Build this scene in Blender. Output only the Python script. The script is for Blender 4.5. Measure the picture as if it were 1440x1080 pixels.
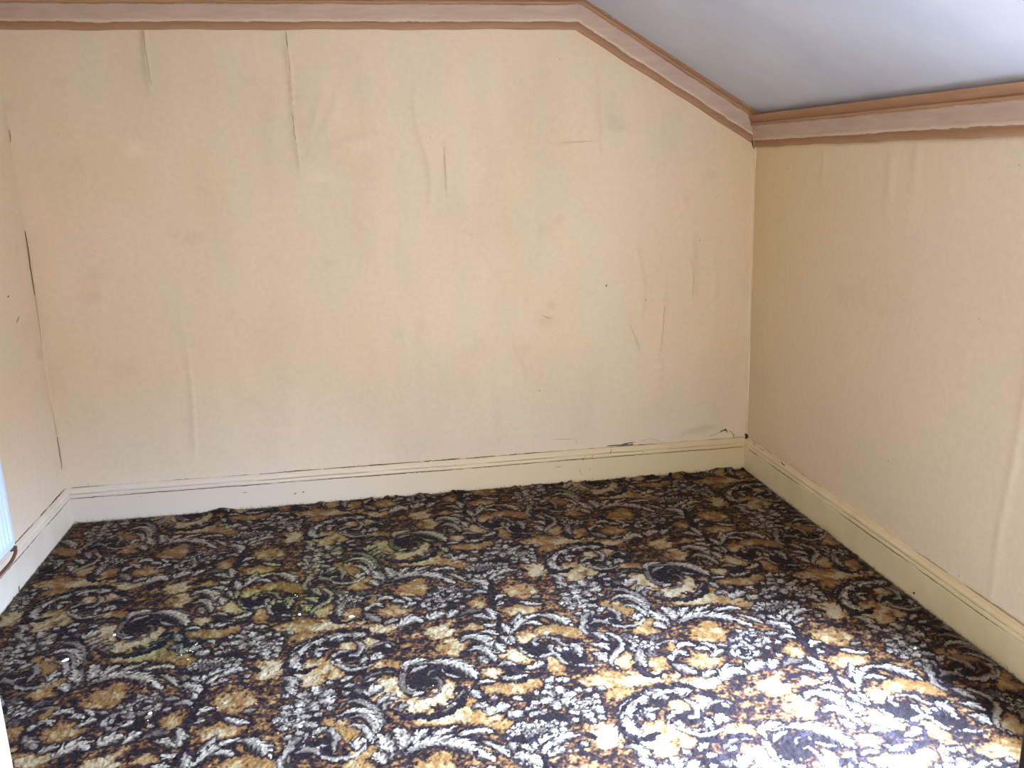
import bpy, bmesh, math, random
import numpy as np
from mathutils import Matrix, Vector
random.seed(4)
SC = bpy.context.scene
for o in list(bpy.data.objects): bpy.data.objects.remove(o)

# ================================================================ camera
CAMQ = (1240.4, 0.247, -0.0242, 0.1586, -2.002, -4.3623, 1.678)   # focal px (1440 wide), pitch, roll, yaw, x, y, z
def cam_axes():
    f, p, r, w = CAMQ[:4]
    cy, sy, cp, sp, cr, sr = np.cos(w), np.sin(w), np.cos(p), np.sin(p), np.cos(r), np.sin(r)
    fw = np.array([sy*cp, cy*cp, -sp]); rt = np.array([cy, -sy, 0.0]); up = np.cross(rt, fw)
    return cr*rt + sr*up, -sr*rt + cr*up, fw
AX = cam_axes()
cam = bpy.data.cameras.new('camera'); cam_o = bpy.data.objects.new('camera', cam); SC.collection.objects.link(cam_o)
cam.sensor_fit = 'HORIZONTAL'; cam.sensor_width = 36.0; cam.lens = CAMQ[0]/1440*36; cam.clip_start = .02
M = Matrix.Identity(4)
for k, v in enumerate((AX[0], AX[1], -AX[2])):
    for r in range(3): M[r][k] = v[r]
M.translation = CAMQ[4:7]; cam_o.matrix_world = M
SC.camera = cam_o

# ================================================================ light
world = bpy.data.worlds.new('overcast_sky'); SC.world = world; world.use_nodes = True
bg = world.node_tree.nodes['Background']; bg.inputs[0].default_value = (.80, .90, 1.0, 1); bg.inputs[1].default_value = 6.5
def area(name, loc, rot, sx, sy, power, color, spread=180):
    l = bpy.data.lights.new(name, 'AREA'); l.shape = 'RECTANGLE'; l.size = sx; l.size_y = sy; l.energy = power; l.color = color
    l.spread = math.radians(spread)
    o = bpy.data.objects.new(name, l); o.location = loc; o.rotation_euler = rot; SC.collection.objects.link(o); return o
# daylight through the window in the right-hand wall, just outside the frame
WIN_Y0, WIN_Y1, WIN_Z0, WIN_Z1 = -3.35, -2.22, .50, 1.62
def aim(loc, to): return (Vector(to)-Vector(loc)).to_track_quat('-Z', 'Y').to_euler()
LW = (1.25, -3.0, 2.25)
area('window_daylight', LW, aim(LW, (-.62, -2.45, 0)), 1.5, 1.2, 2050, (.43, .63, 1.0), 88)
area('window_sky', (.42, (WIN_Y0+WIN_Y1)/2, 1.1), aim((.42, (WIN_Y0+WIN_Y1)/2, 1.1), (-3.5, -1.5, .8)), 1.2, 1.2, 76, (.80, .90, 1.0))
# unseen fill lamp added behind the doorway to brighten the room
LL = (-1.9, -5.2, 1.9)
area('landing_fill', LL, aim(LL, (-1.9, 0, 1.2)), 1.8, 1.6, 80, (1.0, .94, .88))
SC.view_settings.view_transform = 'Standard'; SC.view_settings.look = 'None'; SC.view_settings.gamma = 1.0
SC.view_settings.use_curve_mapping = False; SC.view_settings.exposure = 0.0

# ================================================================ pixel <-> plane, used only to measure where things stand
def ray(x, y):
    return AX[2] + (x-720)/CAMQ[0]*AX[0] - (y-540)/CAMQ[0]*AX[1]
def on_plane(x, y, axis, val):
    d = ray(x, y); o = np.array(CAMQ[4:7]); t = (val-o[axis])/d[axis]
    return o + t*d
# ================================================================ carpet pattern: one half-drop repeat
TA, TS, TB = 1.0332, -0.5700, 1.1249      # repeat: (TA, TS) and (0, TB) metres
RES = 0.0018
NA, NB = int(round(TA/RES)), int(round(TB/RES))
WIN = {1: (400, 820), 2: (600, 820), 3: (800, 820), 4: (400, 930), 5: (600, 930), 6: (800, 930)}
rng = np.random.default_rng(7)
def noise(scale, seed):
    r = np.random.default_rng(seed).standard_normal((NA, NB))
    sh = int(round(TS/RES))
    r = np.concatenate([np.roll(r, -sh, 1), r, np.roll(r, sh, 1)])      # the neighbours of the half-drop lattice
    fx = np.fft.fftfreq(3*NA)[:, None]; fy = np.fft.fftfreq(NB)[None, :]
    s = scale/RES
    n = np.fft.ifft2(np.fft.fft2(r)*np.exp(-2*(np.pi*s)**2*(fx*fx+fy*fy)*.25)).real[NA:2*NA]
    return n/n.std()
def wrap(ix, iy):
    k = np.floor_divide(ix, NA)
    return ix-k*NA, (iy-np.round(k*TS/RES).astype(int)) % NB
def to_floor(win, pts):
    ox, oy = WIN[win]
    return np.array([on_plane(ox+x/6, oy+y/6, 2, 0)[:2] for x, y in pts])
def smooth(P, n=26):
    if len(P) == 1: return np.repeat(P, n, 0)
    if len(P) == 2: return P[0]+(P[1]-P[0])*np.linspace(0, 1, n)[:, None]
    Q = np.vstack([2*P[0]-P[1], P, 2*P[-1]-P[-2]]); out = []
    m = len(P)-1
    for t in np.linspace(0, m-1e-6, n):
        i = int(t); u = t-i; a, b, c, d = Q[i:i+4]
        out.append(.5*((2*b)+(c-a)*u+(2*a-5*b+4*c-d)*u*u+(3*b-a-3*c+d)*u**3))
    return np.array(out)
def grid(lo, hi):
    i0, j0 = np.floor(lo/RES).astype(int); i1, j1 = np.ceil(hi/RES).astype(int)
    I, J = np.meshgrid(np.arange(i0, i1+1), np.arange(j0, j1+1), indexing='ij')
    return I, J, np.stack([I*RES, J*RES], -1)
HALO = np.zeros((NA, NB)); GOLD = np.full((NA, NB), -9.0); TONE = np.zeros((NA, NB))
LAYER = []
N1, N2, N3, N4 = noise(.013, 1), noise(.03, 2), noise(.08, 3), noise(.005, 4)
def spine_field(P, I, J, X):
    S = smooth(P); n = len(S); T = np.gradient(S, axis=0); seg = np.linalg.norm(np.diff(S, axis=0), axis=1)
    L = seg.sum(); ts = np.concatenate([[0], np.cumsum(seg)])/max(L, 1e-6)
    T /= np.linalg.norm(T, axis=1)[:, None]+1e-9
    best = np.full(I.shape, 1e9); t = np.zeros(I.shape); s = np.zeros(I.shape)
    for k in range(n):
        d = X-S[k]; al = d@T[k]; q = (d*d).sum(-1); m = q < best
        best[m] = q[m]; t[m] = np.clip(ts[k]+al[m]/max(L, 1e-6), 0, 1)
        s[m] = (T[k, 0]*d[..., 1]-T[k, 1]*d[..., 0])[m]
    return np.sqrt(best), t, s, L
def prof(t, kind):
    if kind == 'leaf': return np.sin(np.pi*np.clip(t, 0, 1)**1.25)**.75*.97+.03
    if kind == 'stroke': return .45+.55*np.sin(np.pi*t)
    if kind == 'crescent': return np.sin(np.pi*t)**.9+.05
def put(win, pts, w, tone, kind, dark=False, pix=True, halo=.008):
    P = to_floor(win, pts) if pix else np.asarray(pts, float)
    m = w*1.5+.03
    I, J, X = grid(P.min(0)-m, P.max(0)+m)
    i, j = wrap(I, J)
    d, t, s, L = spine_field(P, I, J, X)
    ww = .9*w*prof(t, kind)
    jag = N1[i, j]*.0030+N4[i, j]*.0016
    if kind == 'leaf':
        nt = max(3, int(L/.024)); ww = ww*(1.08+(.45+.7*t)*(((t*nt-np.abs(s)/w*.7+.15*np.sign(s)) % 1)-.5))
    e = d-ww+jag
    if not dark:
        np.maximum.at(HALO, (i, j), np.clip(1.2-(d-ww)/halo/1.6, 0, 1.2))
    LAYER.append((i, j, e, t, s/np.maximum(w, 1e-4), L, w, tone, kind, dark))
def L_(win, pts, w, tone=1.0): put(win, pts, w, tone, 'leaf')
def S_(win, pts, w, tone=.85): put(win, pts, w, tone, 'stroke', halo=.007)
def D_(win, pts, w): put(win, pts, w, 0, 'crescent', True)
def G_(win, x, y, rx, ry, tone=.4):
    c = to_floor(win, [(x, y), (x+rx, y), (x, y-ry)])
    a = np.linalg.norm(c[1]-c[0]); b = np.linalg.norm(c[2]-c[0]); m = max(a, b)*1.5
    I, J, X = grid(c[0]-m, c[0]+m); i, j = wrap(I, J); d = X-c[0]
    g = 1-np.sqrt((d[..., 0]/a)**2+(d[..., 1]/b)**2)
    old = GOLD[i, j]; up = g > old
    TONE[i[up], j[up]] = tone
    np.maximum.at(GOLD, (i, j), g)
def K_(win, x, y, rx, ry):
    c = to_floor(win, [(x, y), (x+rx, y), (x, y-ry)])
    a = np.linalg.norm(c[1]-c[0]); b = np.linalg.norm(c[2]-c[0]); m = max(a, b)*1.3
    I, J, X = grid(c[0]-m, c[0]+m); i, j = wrap(I, J); d = X-c[0]
    g = np.clip((1.12-np.sqrt((d[..., 0]/a)**2+(d[..., 1]/b)**2))*6, 0, 1.2)
    np.maximum.at(HALO, (i, j), g*1.3)
def F_(win, x, y, r, n=6, a0=.3, tone=1.0):
    c = to_floor(win, [(x, y)])[0]
    for k in range(n):
        a = a0+k*2*np.pi/n; u = np.array([np.cos(a), np.sin(a)])
        put(0, [c+u*r*.22, c+u*r*.6, c+u*r*1.0], r*.50, tone*(.84+.16*(k % 2)), 'leaf', pix=False)
    put(0, [c-[.004, 0], c+[.004, 0]], r*.13, .55, 'leaf', pix=False)
def R_(win, x, y, r, tone=.95):                # rose: a cup of petals within petals
    c = to_floor(win, [(x, y)])[0]
    for q, n, sc in ((1.0, 5, .34), (.52, 3, .3)):
        for k in range(n):
            a = k*2*np.pi/n+q*2; u = np.array([np.cos(a), np.sin(a)]); v = np.array([-u[1], u[0]])
            put(0, [c+r*q*(u*.55-v*.5), c+r*q*u*.82, c+r*q*(u*.55+v*.5)], r*sc*q*.75, tone*(.8+.2*(k % 2)), 'leaf', pix=False)
def motif():
    # great scroll with a dark eye
    K_(4, 1180, 240, 150, 85); K_(5, 210, 105, 110, 45); K_(4, 1270, 120, 130, 50)
    S_(4, [(1000,120),(985,190),(1000,250),(1050,292),(1100,290)], .013, .55)
    S_(4, [(1230,180),(1290,175),(1322,220),(1295,290),(1220,330),(1150,335)], .008, .45)
    S_(4, [(1040,228),(1050,255),(1090,266),(1112,250)], .006)
    L_(4, [(1085,318),(1125,302),(1172,288)], .012)
    L_(4, [(1015,110),(1030,55),(1100,28),(1200,8)], .021)
    L_(4, [(1060,130),(1120,92),(1210,60)], .014, .8); L_(4, [(1090,60),(1180,38),(1260,30)], .012, .6)
    L_(5, [(-10,45),(100,28),(200,40),(300,72),(380,122),(435,178)], .029)
    S_(5, [(130,95),(170,140),(240,157),(335,162)], .006); S_(5, [(10,155),(30,112),(100,90),(140,78)], .005, .6)
    D_(5, [(285,175),(332,240),(322,310),(270,380),(180,440),(60,488),(-40,495),(-120,472),(-200,435)], .024)
    D_(5, [(140,372),(220,350),(300,305)], .009); D_(5, [(20,405),(110,425),(200,405),(285,345)], .012); D_(5, [(200,292),(250,272),(305,225)], .014)
    S_(5, [(200,362),(270,322),(312,268)], .004, .6); S_(5, [(120,402),(190,408),(240,385)], .005, .9); S_(5, [(60,470),(150,440),(220,400)], .004, .5)
    for g in ((5,100,300,170,130,1),(4,900,270,140,130,.9),(5,0,380,150,90,1),(5,180,500,270,55,.85),(5,340,300,70,120,.4),(4,1100,400,150,60,.8),(5,330,470,70,80,.6)): G_(*g)
    L_(4, [(705,322),(740,272),(825,228)], .03); L_(4, [(780,392),(820,352),(890,335),(950,350)], .02, .9); S_(4, [(840,430),(860,390),(905,368)], .01, .7)
    L_(4, [(960,462),(990,412),(1060,392)], .016, .6); D_(4, [(950,455),(1050,500),(1150,512)], .014)
    L_(4, [(660,182),(740,132),(830,110),(912,112)], .013, .5); D_(4, [(650,152),(760,100),(920,88),(995,105)], .012); L_(4, [(690,192),(775,165)], .009, .9)
    # striped shell
    L_(4, [(460,412),(520,372),(600,355),(680,380),(760,440),(810,530),(818,605)], .017, .7)
    L_(4, [(425,527),(500,465),(580,438),(660,445),(730,490),(780,570),(792,630)], .019)
    L_(4, [(560,497),(640,480),(700,510),(750,580),(762,660),(730,725)], .012, .75)
    L_(4, [(520,577),(600,560),(670,590),(710,650),(722,705)], .015, .95); L_(4, [(595,775),(635,712),(692,688)], .022)
    S_(4, [(690,720),(640,782),(560,827),(460,847),(370,845),(300,812),(280,772),(300,740),(342,738)], .010)
    S_(4, [(378,608),(425,650),(432,710),(408,782)], .011, .75); S_(4, [(30,862),(22,790),(60,715),(140,660),(255,638)], .014, .75)
    S_(4, [(150,712),(180,680),(245,668)], .007, .8); L_(4, [(280,642),(300,610),(338,588)], .016)
    K_(4, 345, 745, 100, 85); K_(4, 160, 775, 120, 75)
    for g in ((4,560,635,105,70,.35),(4,470,590,90,60,.35),(4,400,540,70,45,.35),(4,640,820,110,55,.3),(4,740,775,60,50,.25)): G_(*g)
    # fan of three leaves and long feather
    L_(4, [(905,865),(890,770),(850,690),(788,643)], .031); L_(4, [(1015,792),(1030,702),(1000,632),(938,588)], .028); L_(4, [(852,895),(822,842),(768,788)], .024)
    D_(4, [(890,880),(1050,772),(1200,692),(1350,650),(1500,652),(1700,690),(1860,765)], .012)
    L_(4, [(1078,725),(1120,680),(1160,632),(1205,600)], .022); L_(4, [(1205,682),(1300,642),(1380,602),(1445,568)], .018)
    L_(4, [(1000,832),(1080,772),(1180,722),(1300,700),(1420,712),(1540,742),(1660,802),(1770,858)], .031)
    for p in ([(30,772),(90,742)], [(265,805),(250,745)], [(425,838),(410,775)]): D_(5, p, .011)
    L_(5, [(258,652),(350,622),(450,605),(562,620)], .019); L_(5, [(478,700),(560,730),(640,780),(695,822)], .014, .9)
    for g in ((5,120,850,130,60,.35),(3,1160,450,150,75,.5),(5,450,500,160,65,.45),(5,640,560,120,50,.1)): G_(*g)
    # leaves round the small gold pool
    L_(3, [(1055,577),(1120,570),(1190,580)], .015); L_(3, [(1105,520),(1170,535),(1235,567)], .015); L_(3, [(1200,645),(1250,602),(1302,588)], .018); L_(3, [(1250,540),(1335,548)], .014, .8)
    L_(3, [(770,527),(850,508),(922,520)], .011, .65); L_(3, [(918,567),(970,535),(1048,545)], .017); L_(3, [(858,612),(930,600),(1005,635)], .014)
    D_(1, [(688,228),(740,290),(830,322),(955,322)], .014); L_(1, [(680,272),(740,312),(805,342)], .024, .7); L_(1, [(848,372),(900,340),(965,330)], .018, .8)
    L_(1, [(955,402),(1020,352),(1090,320),(1165,342)], .033); D_(1, [(1030,378),(1055,428),(1105,402)], .012); L_(1, [(690,252),(710,222),(745,208)], .014)
    G_(1, 930, 250, 135, 50, .4); G_(1, 770, 150, 60, 40, .2); G_(1, 850, 400, 180, 40, .9)
    # pair of roses
    R_(2, 185, 105, .060); R_(2, 60, 190, .055)
    for x, y in ((70,108),(130,172),(285,130),(300,222),(62,148),(350,132),(20,120),(250,170),(110,60),(210,50)): L_(2, [(x-22,y+6),(x+22,y-6)], .014, .8)
    L_(2, [(285,75),(395,70)], .014, .7); L_(2, [(385,107),(440,90),(505,102)], .021, .8); L_(2, [(368,25),(450,30),(535,82)], .021)
    L_(2, [(15,335),(70,292),(155,268)], .033); L_(2, [(168,315),(230,270),(275,250)], .022); L_(2, [(278,292),(340,262),(455,250)], .021, .5); L_(2, [(375,295),(460,300),(565,327)], .019)
    K_(2, 195, 215, 60, 40)
    # stem with paired leaves
    L_(2, [(548,172),(600,135),(672,123)], .018); L_(2, [(556,217),(600,195),(655,188)], .014); D_(2, [(640,130),(700,150),(772,192)], .014)
    L_(2, [(758,160),(820,180),(880,195),(962,197)], .015); L_(2, [(880,142),(955,128)], .015, .7)
    D_(2, [(540,0),(535,100),(560,200),(600,325)], .018); L_(2, [(488,220),(530,260),(567,318)], .018)
    for g in ((2,800,240,165,48,.45),(2,430,200,80,52,.5),(2,780,85,150,60,.7)): G_(*g)
    # spray
    L_(2, [(785,265),(750,330),(700,375)], .010); L_(2, [(632,352),(665,400),(705,450)], .022); L_(2, [(690,470),(740,410),(800,345),(880,300),(962,275)], .018)
    L_(2, [(945,290),(1010,290),(1080,305),(1150,335),(1225,375)], .026); L_(2, [(815,362),(890,352),(968,368)], .016)
    L_(2, [(595,358),(540,372),(478,368)], .015); D_(2, [(190,412),(260,375),(340,348),(465,372)], .012)
    L_(2, [(430,432),(510,430),(605,455)], .016); L_(2, [(278,522),(350,472),(470,488),(560,562),(602,625)], .029); L_(2, [(315,602),(430,572),(520,610),(582,685)], .021, .9)
    L_(2, [(440,632),(500,705)], .02, .7); L_(2, [(580,522),(642,608)], .02); L_(2, [(608,460),(665,500),(722,545)], .017); L_(2, [(700,455),(715,500),(740,540)], .014, .8)
    for g in ((2,850,470,130,60,1),(2,980,420,80,45,.4),(2,1090,405,80,42,.4),(2,1240,435,100,50,.4),(2,110,430,130,60,1),(2,210,560,110,70,.6),(2,760,650,150,60,1),(2,390,395,90,22,.4)): G_(*g)
    # ribbon
    K_(2, 930, 580, 110, 60); K_(2, 1180, 630, 110, 50)
    S_(2, [(738,540),(780,562),(820,612),(900,650),(1000,642),(1080,612),(1130,670),(1200,712),(1300,715),(1395,722)], .009)
    S_(2, [(885,522),(960,484),(1080,490),(1160,540),(1250,532),(1335,530)], .008, .75)
    L_(2, [(890,545),(935,535)], .02, .9)
    for p in ([(1030,532),(1065,605)], [(1085,560),(1135,602)], [(1150,560),(1190,590)], [(1200,558),(1260,590),(1305,645)]): L_(2, p, .014)
    S_(3, [(150,445),(110,400),(128,342),(205,318)], .013, .8); S_(3, [(185,352),(240,335),(305,342)], .01, .7)
    L_(3, [(190,432),(240,455),(318,502)], .019, .85); L_(3, [(175,532),(250,540),(328,572)], .019); L_(3, [(195,605),(250,630),(315,682)], .022)
    S_(3, [(328,448),(420,490),(442,560),(390,612),(350,680),(412,735)], .012)
    L_(3, [(-10,560),(40,545),(110,620)], .02, .9)
    K_(3, 330, 560, 80, 70); K_(3, 60, 640, 90, 50)
    G_(3, 470, 680, 130, 70, .6); G_(3, 640, 420, 100, 50, .4)
    for x, y in ((530,490),(592,530),(645,540),(712,550),(572,572)): F_(3, x, y, .026, 5)
    for x, y in ((690,618),(712,480),(480,470)): F_(3, x, y, .02, 5, tone=.5)
    # dark crescent
    D_(6, [(575,-40),(582,40),(610,95),(670,138),(740,142),(805,118)], .019); L_(6, [(590,-100),(595,0),(650,70)], .02, .85); G_(6, 740, 30, 90, 70, .4)
    # acanthus
    L_(6, [(1050,245),(950,262),(860,275)], .026); L_(6, [(900,272),(780,275),(680,305),(640,340)], .026); L_(6, [(700,300),(580,350),(500,450),(478,540)], .036); L_(6, [(480,480),(500,580),(560,645),(655,680)], .036)
    L_(6, [(640,412),(665,460),(712,515)], .016); L_(6, [(780,320),(840,330)], .016, .8); L_(6, [(640,440),(740,420)], .013)
    D_(6, [(430,545),(455,610),(520,655),(600,685),(680,672),(742,630),(720,590)], .017)
    for p in ([(585,365),(610,440)], [(560,425),(600,480)], [(535,490),(600,515)], [(550,560),(630,570)]): D_(6, p, .013)
    K_(6, 760, 350, 70, 55); K_(6, 1000, 500, 130, 60); K_(6, 1290, 420, 110, 60)
    S_(6, [(428,425),(480,378),(545,335),(650,275)], .009); D_(6, [(425,460),(480,395),(560,330),(690,265)], .010)
    D_(6, [(685,228),(800,240),(900,222)], .012); D_(6, [(890,190),(960,205),(1050,240)], .012); D_(6, [(1040,282),(1150,290),(1280,335)], .019); D_(6, [(900,250),(1000,235),(1120,262)], .008)
    S_(6, [(985,345),(1050,382),(1085,440),(1075,492),(1020,495)], .011); S_(6, [(840,545),(870,475),(960,438)], .011); L_(6, [(890,540),(950,555)], .014)
    S_(6, [(850,550),(920,590),(1000,615),(1090,645),(1180,640),(1290,598)], .010)
    S_(6, [(990,570),(1060,600),(1150,600)], .005, .6)
    L_(6, [(1155,500),(1180,560),(1210,600)], .016); L_(6, [(1250,560),(1275,500),(1300,470)], .016); L_(6, [(1310,540),(1330,490)], .018); L_(6, [(1280,375),(1340,405)], .010)
    S_(6, [(1150,430),(1210,375),(1300,355),(1380,390)], .007, .6)
    for g in ((6,930,400,100,50,.4),(6,1130,370,110,60,.9),(6,690,600,80,60,.5),(6,850,610,200,90,.7),(6,350,180,230,70,.4),(6,660,170,320,50,1),(6,420,290,110,50,.4),(6,320,650,170,130,1),(6,620,720,250,50,1),(6,820,790,130,60,.6),(6,1000,700,90,50,.3)): G_(*g)
    # bouquet over the dark cluster
    F_(5, 1110, 330, .062, 6, .2); F_(5, 1340, 410, .055, 5, .9); R_(5, 1335, 400, .035)
    for p in ([(1040,215),(1062,150)], [(1110,200),(1130,165)], [(1160,205),(1195,165)], [(990,195),(1040,190)], [(1240,265),(1300,270)], [(1330,260),(1390,275)], [(830,440),(880,415),(930,410)], [(865,485),(940,455)], [(880,375),(945,375)], [(960,470),(1000,430)], [(900,300),(950,290)], [(1220,500),(1275,525)], [(1370,505),(1440,540)], [(1400,300),(1450,330)], [(1440,240),(1500,255)], [(1430,440),(1490,450)], [(990,250),(1050,240)], [(1400,370),(1470,370)], [(1440,480),(1500,510)]): L_(5, p, .016, .9)
    for x, y in ((740,612),(830,572),(870,590),(940,560),(985,560),(780,580)): F_(5, x, y, .024, 5)
    F_(5, 1100, 572, .036, 5); F_(5, 860, 630, .02, 5, tone=.6); F_(5, 950, 600, .02, 5, tone=.6)
    K_(5, 850, 660, 180, 60); K_(5, 1080, 510, 120, 50); K_(5, 700, 660, 80, 40)
    # leaf pair below the bouquet
    L_(5, [(985,830),(1000,765),(1080,700),(1190,650),(1310,640)], .022); D_(5, [(1300,630),(1370,650),(1420,690)], .015); D_(5, [(1225,705),(1290,770),(1370,820),(1480,870),(1570,885)], .016)
    L_(5, [(1020,840),(1080,790),(1180,760)], .02, .9); L_(5, [(735,835),(800,820),(880,850),(965,900)], .027); L_(5, [(795,715),(830,745),(905,768)], .018); L_(5, [(900,705),(925,755)], .014); L_(5, [(955,725),(990,680),(1080,640)], .018)
    L_(5, [(1310,700),(1350,740)], .018, .8); L_(5, [(700,700),(740,760)], .016, .7); L_(5, [(650,680),(710,665)], .009, .8)
    # mushroom scroll
    D_(6, [(455,745),(520,718),(600,745),(660,800),(690,880)], .014); L_(6, [(490,750),(570,755),(620,800),(655,870)], .02, .9)
    # cloud leaves
    D_(5, [(440,228),(460,285),(520,340),(640,372),(800,378)], .017); L_(5, [(440,212),(500,195),(565,198)], .014); L_(5, [(385,250),(410,300),(455,335)], .02, .9); L_(5, [(395,410),(450,395),(525,400)], .022, .9)
    L_(5, [(530,480),(560,430),(590,410)], .026); L_(5, [(590,460),(640,410),(700,395)], .026); L_(5, [(690,440),(745,470),(800,440)], .028); L_(5, [(720,325),(760,340),(805,352)], .014); L_(5, [(540,340),(600,330)], .016, .7)
    L_(5, [(625,145),(690,185),(780,165),(870,140)], .018); L_(5, [(835,95),(920,70),(990,40)], .019); D_(5, [(620,160),(700,198),(820,180),(930,130),(1000,70),(1022,-10)], .015); K_(5, 790, 85, 60, 30); D_(5, [(690,140),(750,120)], .012)
    L_(5, [(590,70),(660,48),(760,60)], .014, .8)
    G_(5, 690, 250, 190, 55, .35); G_(5, 560, 130, 90, 50, .9); G_(5, 850, 220, 110, 50, .05); G_(5, 1080, 60, 80, 80, .3)
    # bouquet beside the shell
    F_(4, 260, 330, .068, 6, .5); F_(4, 60, 510, .06, 6, 0); R_(4, 50, 515, .035)
    for p in ([(470,200),(520,170),(575,142)], [(500,235),(585,215)], [(480,300),(540,285)], [(350,210),(410,190)], [(355,430),(425,410)], [(240,485),(320,465)], [(165,560),(285,572)], [(95,650),(165,625)], [(-20,330),(60,300)], [(-40,420),(70,410)], [(0,240),(90,300)], [(-60,590),(20,600)], [(0,690),(60,650)]): L_(4, p, .017, .9)
    L_(4, [(590,250),(640,290)], .014, .45); K_(4, 560, 270, 110, 60); K_(4, 210, 500, 110, 50); K_(4, 600, 100, 90, 40)
    G_(4, 330, 60, 190, 60, .45); G_(4, 200, 130, 160, 60, .5); G_(4, 860, 60, 150, 40, .35)
motif()
lin = lambda c: np.where(np.array(c)/255. <= .04045, np.array(c)/255./12.92, ((np.array(c)/255.+.055)/1.055)**2.4)
C_DARK, C_PLUM, C_BROWN, C_RUST, C_OCHRE, C_GOLD, C_TAN, C_CREAM = (lin(c) for c in ((36,23,22), (52,39,45), (70,42,28), (90,55,36), (126,86,50), (152,108,58), (178,145,98), (198,174,134)))
C_LIGHT, C_MID = lin((210,191,164)), lin((118,99,84))
def build_tile():
    edge = N1*.28+N4*.30+N2*.16
    gold = np.clip(GOLD, -.25, .8)*np.where(GOLD > -5, 1, 0)
    g = .13+np.where(GOLD > -5, gold*.92+.15, N3*.06)+edge*.50-np.clip(HALO, 0, 1.3)*.56
    g -= .16*(N2 > 1.0)
    tone = TONE*np.clip(gold*3+.3, 0, 1)+N2*.22+N1*.20+N4*.06
    stops = [(-.20, C_DARK), (-.03, C_DARK), (-.01, C_BROWN), (.06, C_BROWN), (.09, C_RUST), (.17, C_RUST), (.20, C_OCHRE), (.31, C_OCHRE), (.36, C_GOLD)]
    col = np.stack([np.interp(g, [x for x, c in stops], [c[k] for x, c in stops]) for k in range(3)], -1)
    f = (np.clip((g-.26)/.2, 0, 1)*np.clip((tone-.35)/.3, 0, 1))[..., None]; col = col+(C_TAN-col)*f
    f = (np.clip((g-.40)/.25, 0, 1)*np.clip((tone-.8)/.3, 0, 1))[..., None]; col = col+(C_CREAM-col)*f
    m = ((N2+N1*.6) > 1.1) & (g < -.04); col[m] = C_PLUM
    for i, j, e, t, s, L, w, tone, kind, dark in LAYER:
        if dark:
            k = e < 0; c = np.where((np.abs(s) < .35)[..., None] & (N1[i, j] > .3)[..., None], C_PLUM, C_DARK)
        else:
            o = (e >= 0) & (e < min(.0055, .26*w)); col[i[o], j[o]] = C_DARK
            k = e < 0
            if kind == 'leaf':
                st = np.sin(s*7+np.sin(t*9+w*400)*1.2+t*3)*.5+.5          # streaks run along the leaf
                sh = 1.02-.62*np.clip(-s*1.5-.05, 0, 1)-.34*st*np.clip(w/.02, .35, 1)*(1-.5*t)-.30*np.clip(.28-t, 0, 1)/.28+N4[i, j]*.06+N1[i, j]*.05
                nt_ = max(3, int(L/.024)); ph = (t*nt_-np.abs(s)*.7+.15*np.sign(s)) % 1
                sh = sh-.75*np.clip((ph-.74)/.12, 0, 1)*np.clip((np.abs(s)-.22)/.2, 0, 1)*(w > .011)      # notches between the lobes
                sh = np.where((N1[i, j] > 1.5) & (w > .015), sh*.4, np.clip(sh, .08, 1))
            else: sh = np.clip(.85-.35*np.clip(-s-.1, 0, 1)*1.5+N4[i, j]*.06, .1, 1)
            sh = np.clip(sh*tone, 0, 1)
            q = np.round(sh*5)/5                      # a woven carpet has only a few yarn colours
            q = .6*q+.4*sh
            c = C_DARK+(C_MID-C_DARK)*np.clip(q*2, 0, 1)[..., None]
            c = c+(C_LIGHT-C_MID)*np.clip(q*2-1, 0, 1)[..., None]
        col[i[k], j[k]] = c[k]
    return col
# ================================================================ helpers
def lin1(c): c = c/255.; return c/12.92 if c <= .04045 else ((c+.055)/1.055)**2.4
def rgb(r, g, b): return (lin1(r), lin1(g), lin1(b), 1)
def mesh(name, V, Fs, mat=None, parent=None, smooth=False, kind=None):
    me = bpy.data.meshes.new(name); me.from_pydata([tuple(map(float, v)) for v in V], [], [tuple(map(int, f)) for f in Fs]); me.update()
    o = bpy.data.objects.new(name, me); SC.collection.objects.link(o)
    if mat: me.materials.append(mat)
    if parent: o.parent = parent
    if smooth: me.polygons.foreach_set('use_smooth', [True]*len(me.polygons))
    if kind: o['kind'] = kind
    return o
def tag(o, label, cat, group=None):
    o['label'] = label; o['category'] = cat
    if group: o['group'] = group
    return o
def box(x0, x1, y0, y1, z0, z1):
    V = [(x, y, z) for z in (z0, z1) for y in (y0, y1) for x in (x0, x1)]
    return V, [(0,2,3,1), (4,5,7,6), (0,1,5,4), (2,6,7,3), (0,4,6,2), (1,3,7,5)]
class MB:
    def __init__(s): s.V = []; s.F = []
    def add(s, V, F): n = len(s.V); s.V += list(V); s.F += [tuple(i+n for i in f) for f in F]; return s
    def box(s, *a): return s.add(*box(*a))
    def tube(s, P, r, n=8, cap=True):
        P = [Vector(p) for p in P]; V = []; F = []
        for k, p in enumerate(P):
            t = (P[min(k+1, len(P)-1)]-P[max(k-1, 0)]).normalized()
            a = t.cross(Vector((0, 0, 1))); a = t.cross(Vector((1, 0, 0))) if a.length < .1 else a
            a.normalize(); b = t.cross(a); rr = r[k] if hasattr(r, '__len__') else r
            for q in range(n):
                w = 2*math.pi*q/n; V.append(p+a*math.cos(w)*rr+b*math.sin(w)*rr)
        for k in range(len(P)-1):
            for q in range(n): F.append((k*n+q, k*n+(q+1) % n, (k+1)*n+(q+1) % n, (k+1)*n+q))
        if cap: F += [tuple(range(n))[::-1], tuple((len(P)-1)*n+q for q in range(n))]
        return s.add(V, F)
    def build(s, name, mat=None, parent=None, smooth=False, kind=None): return mesh(name, s.V, s.F, mat, parent, smooth, kind)
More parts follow.
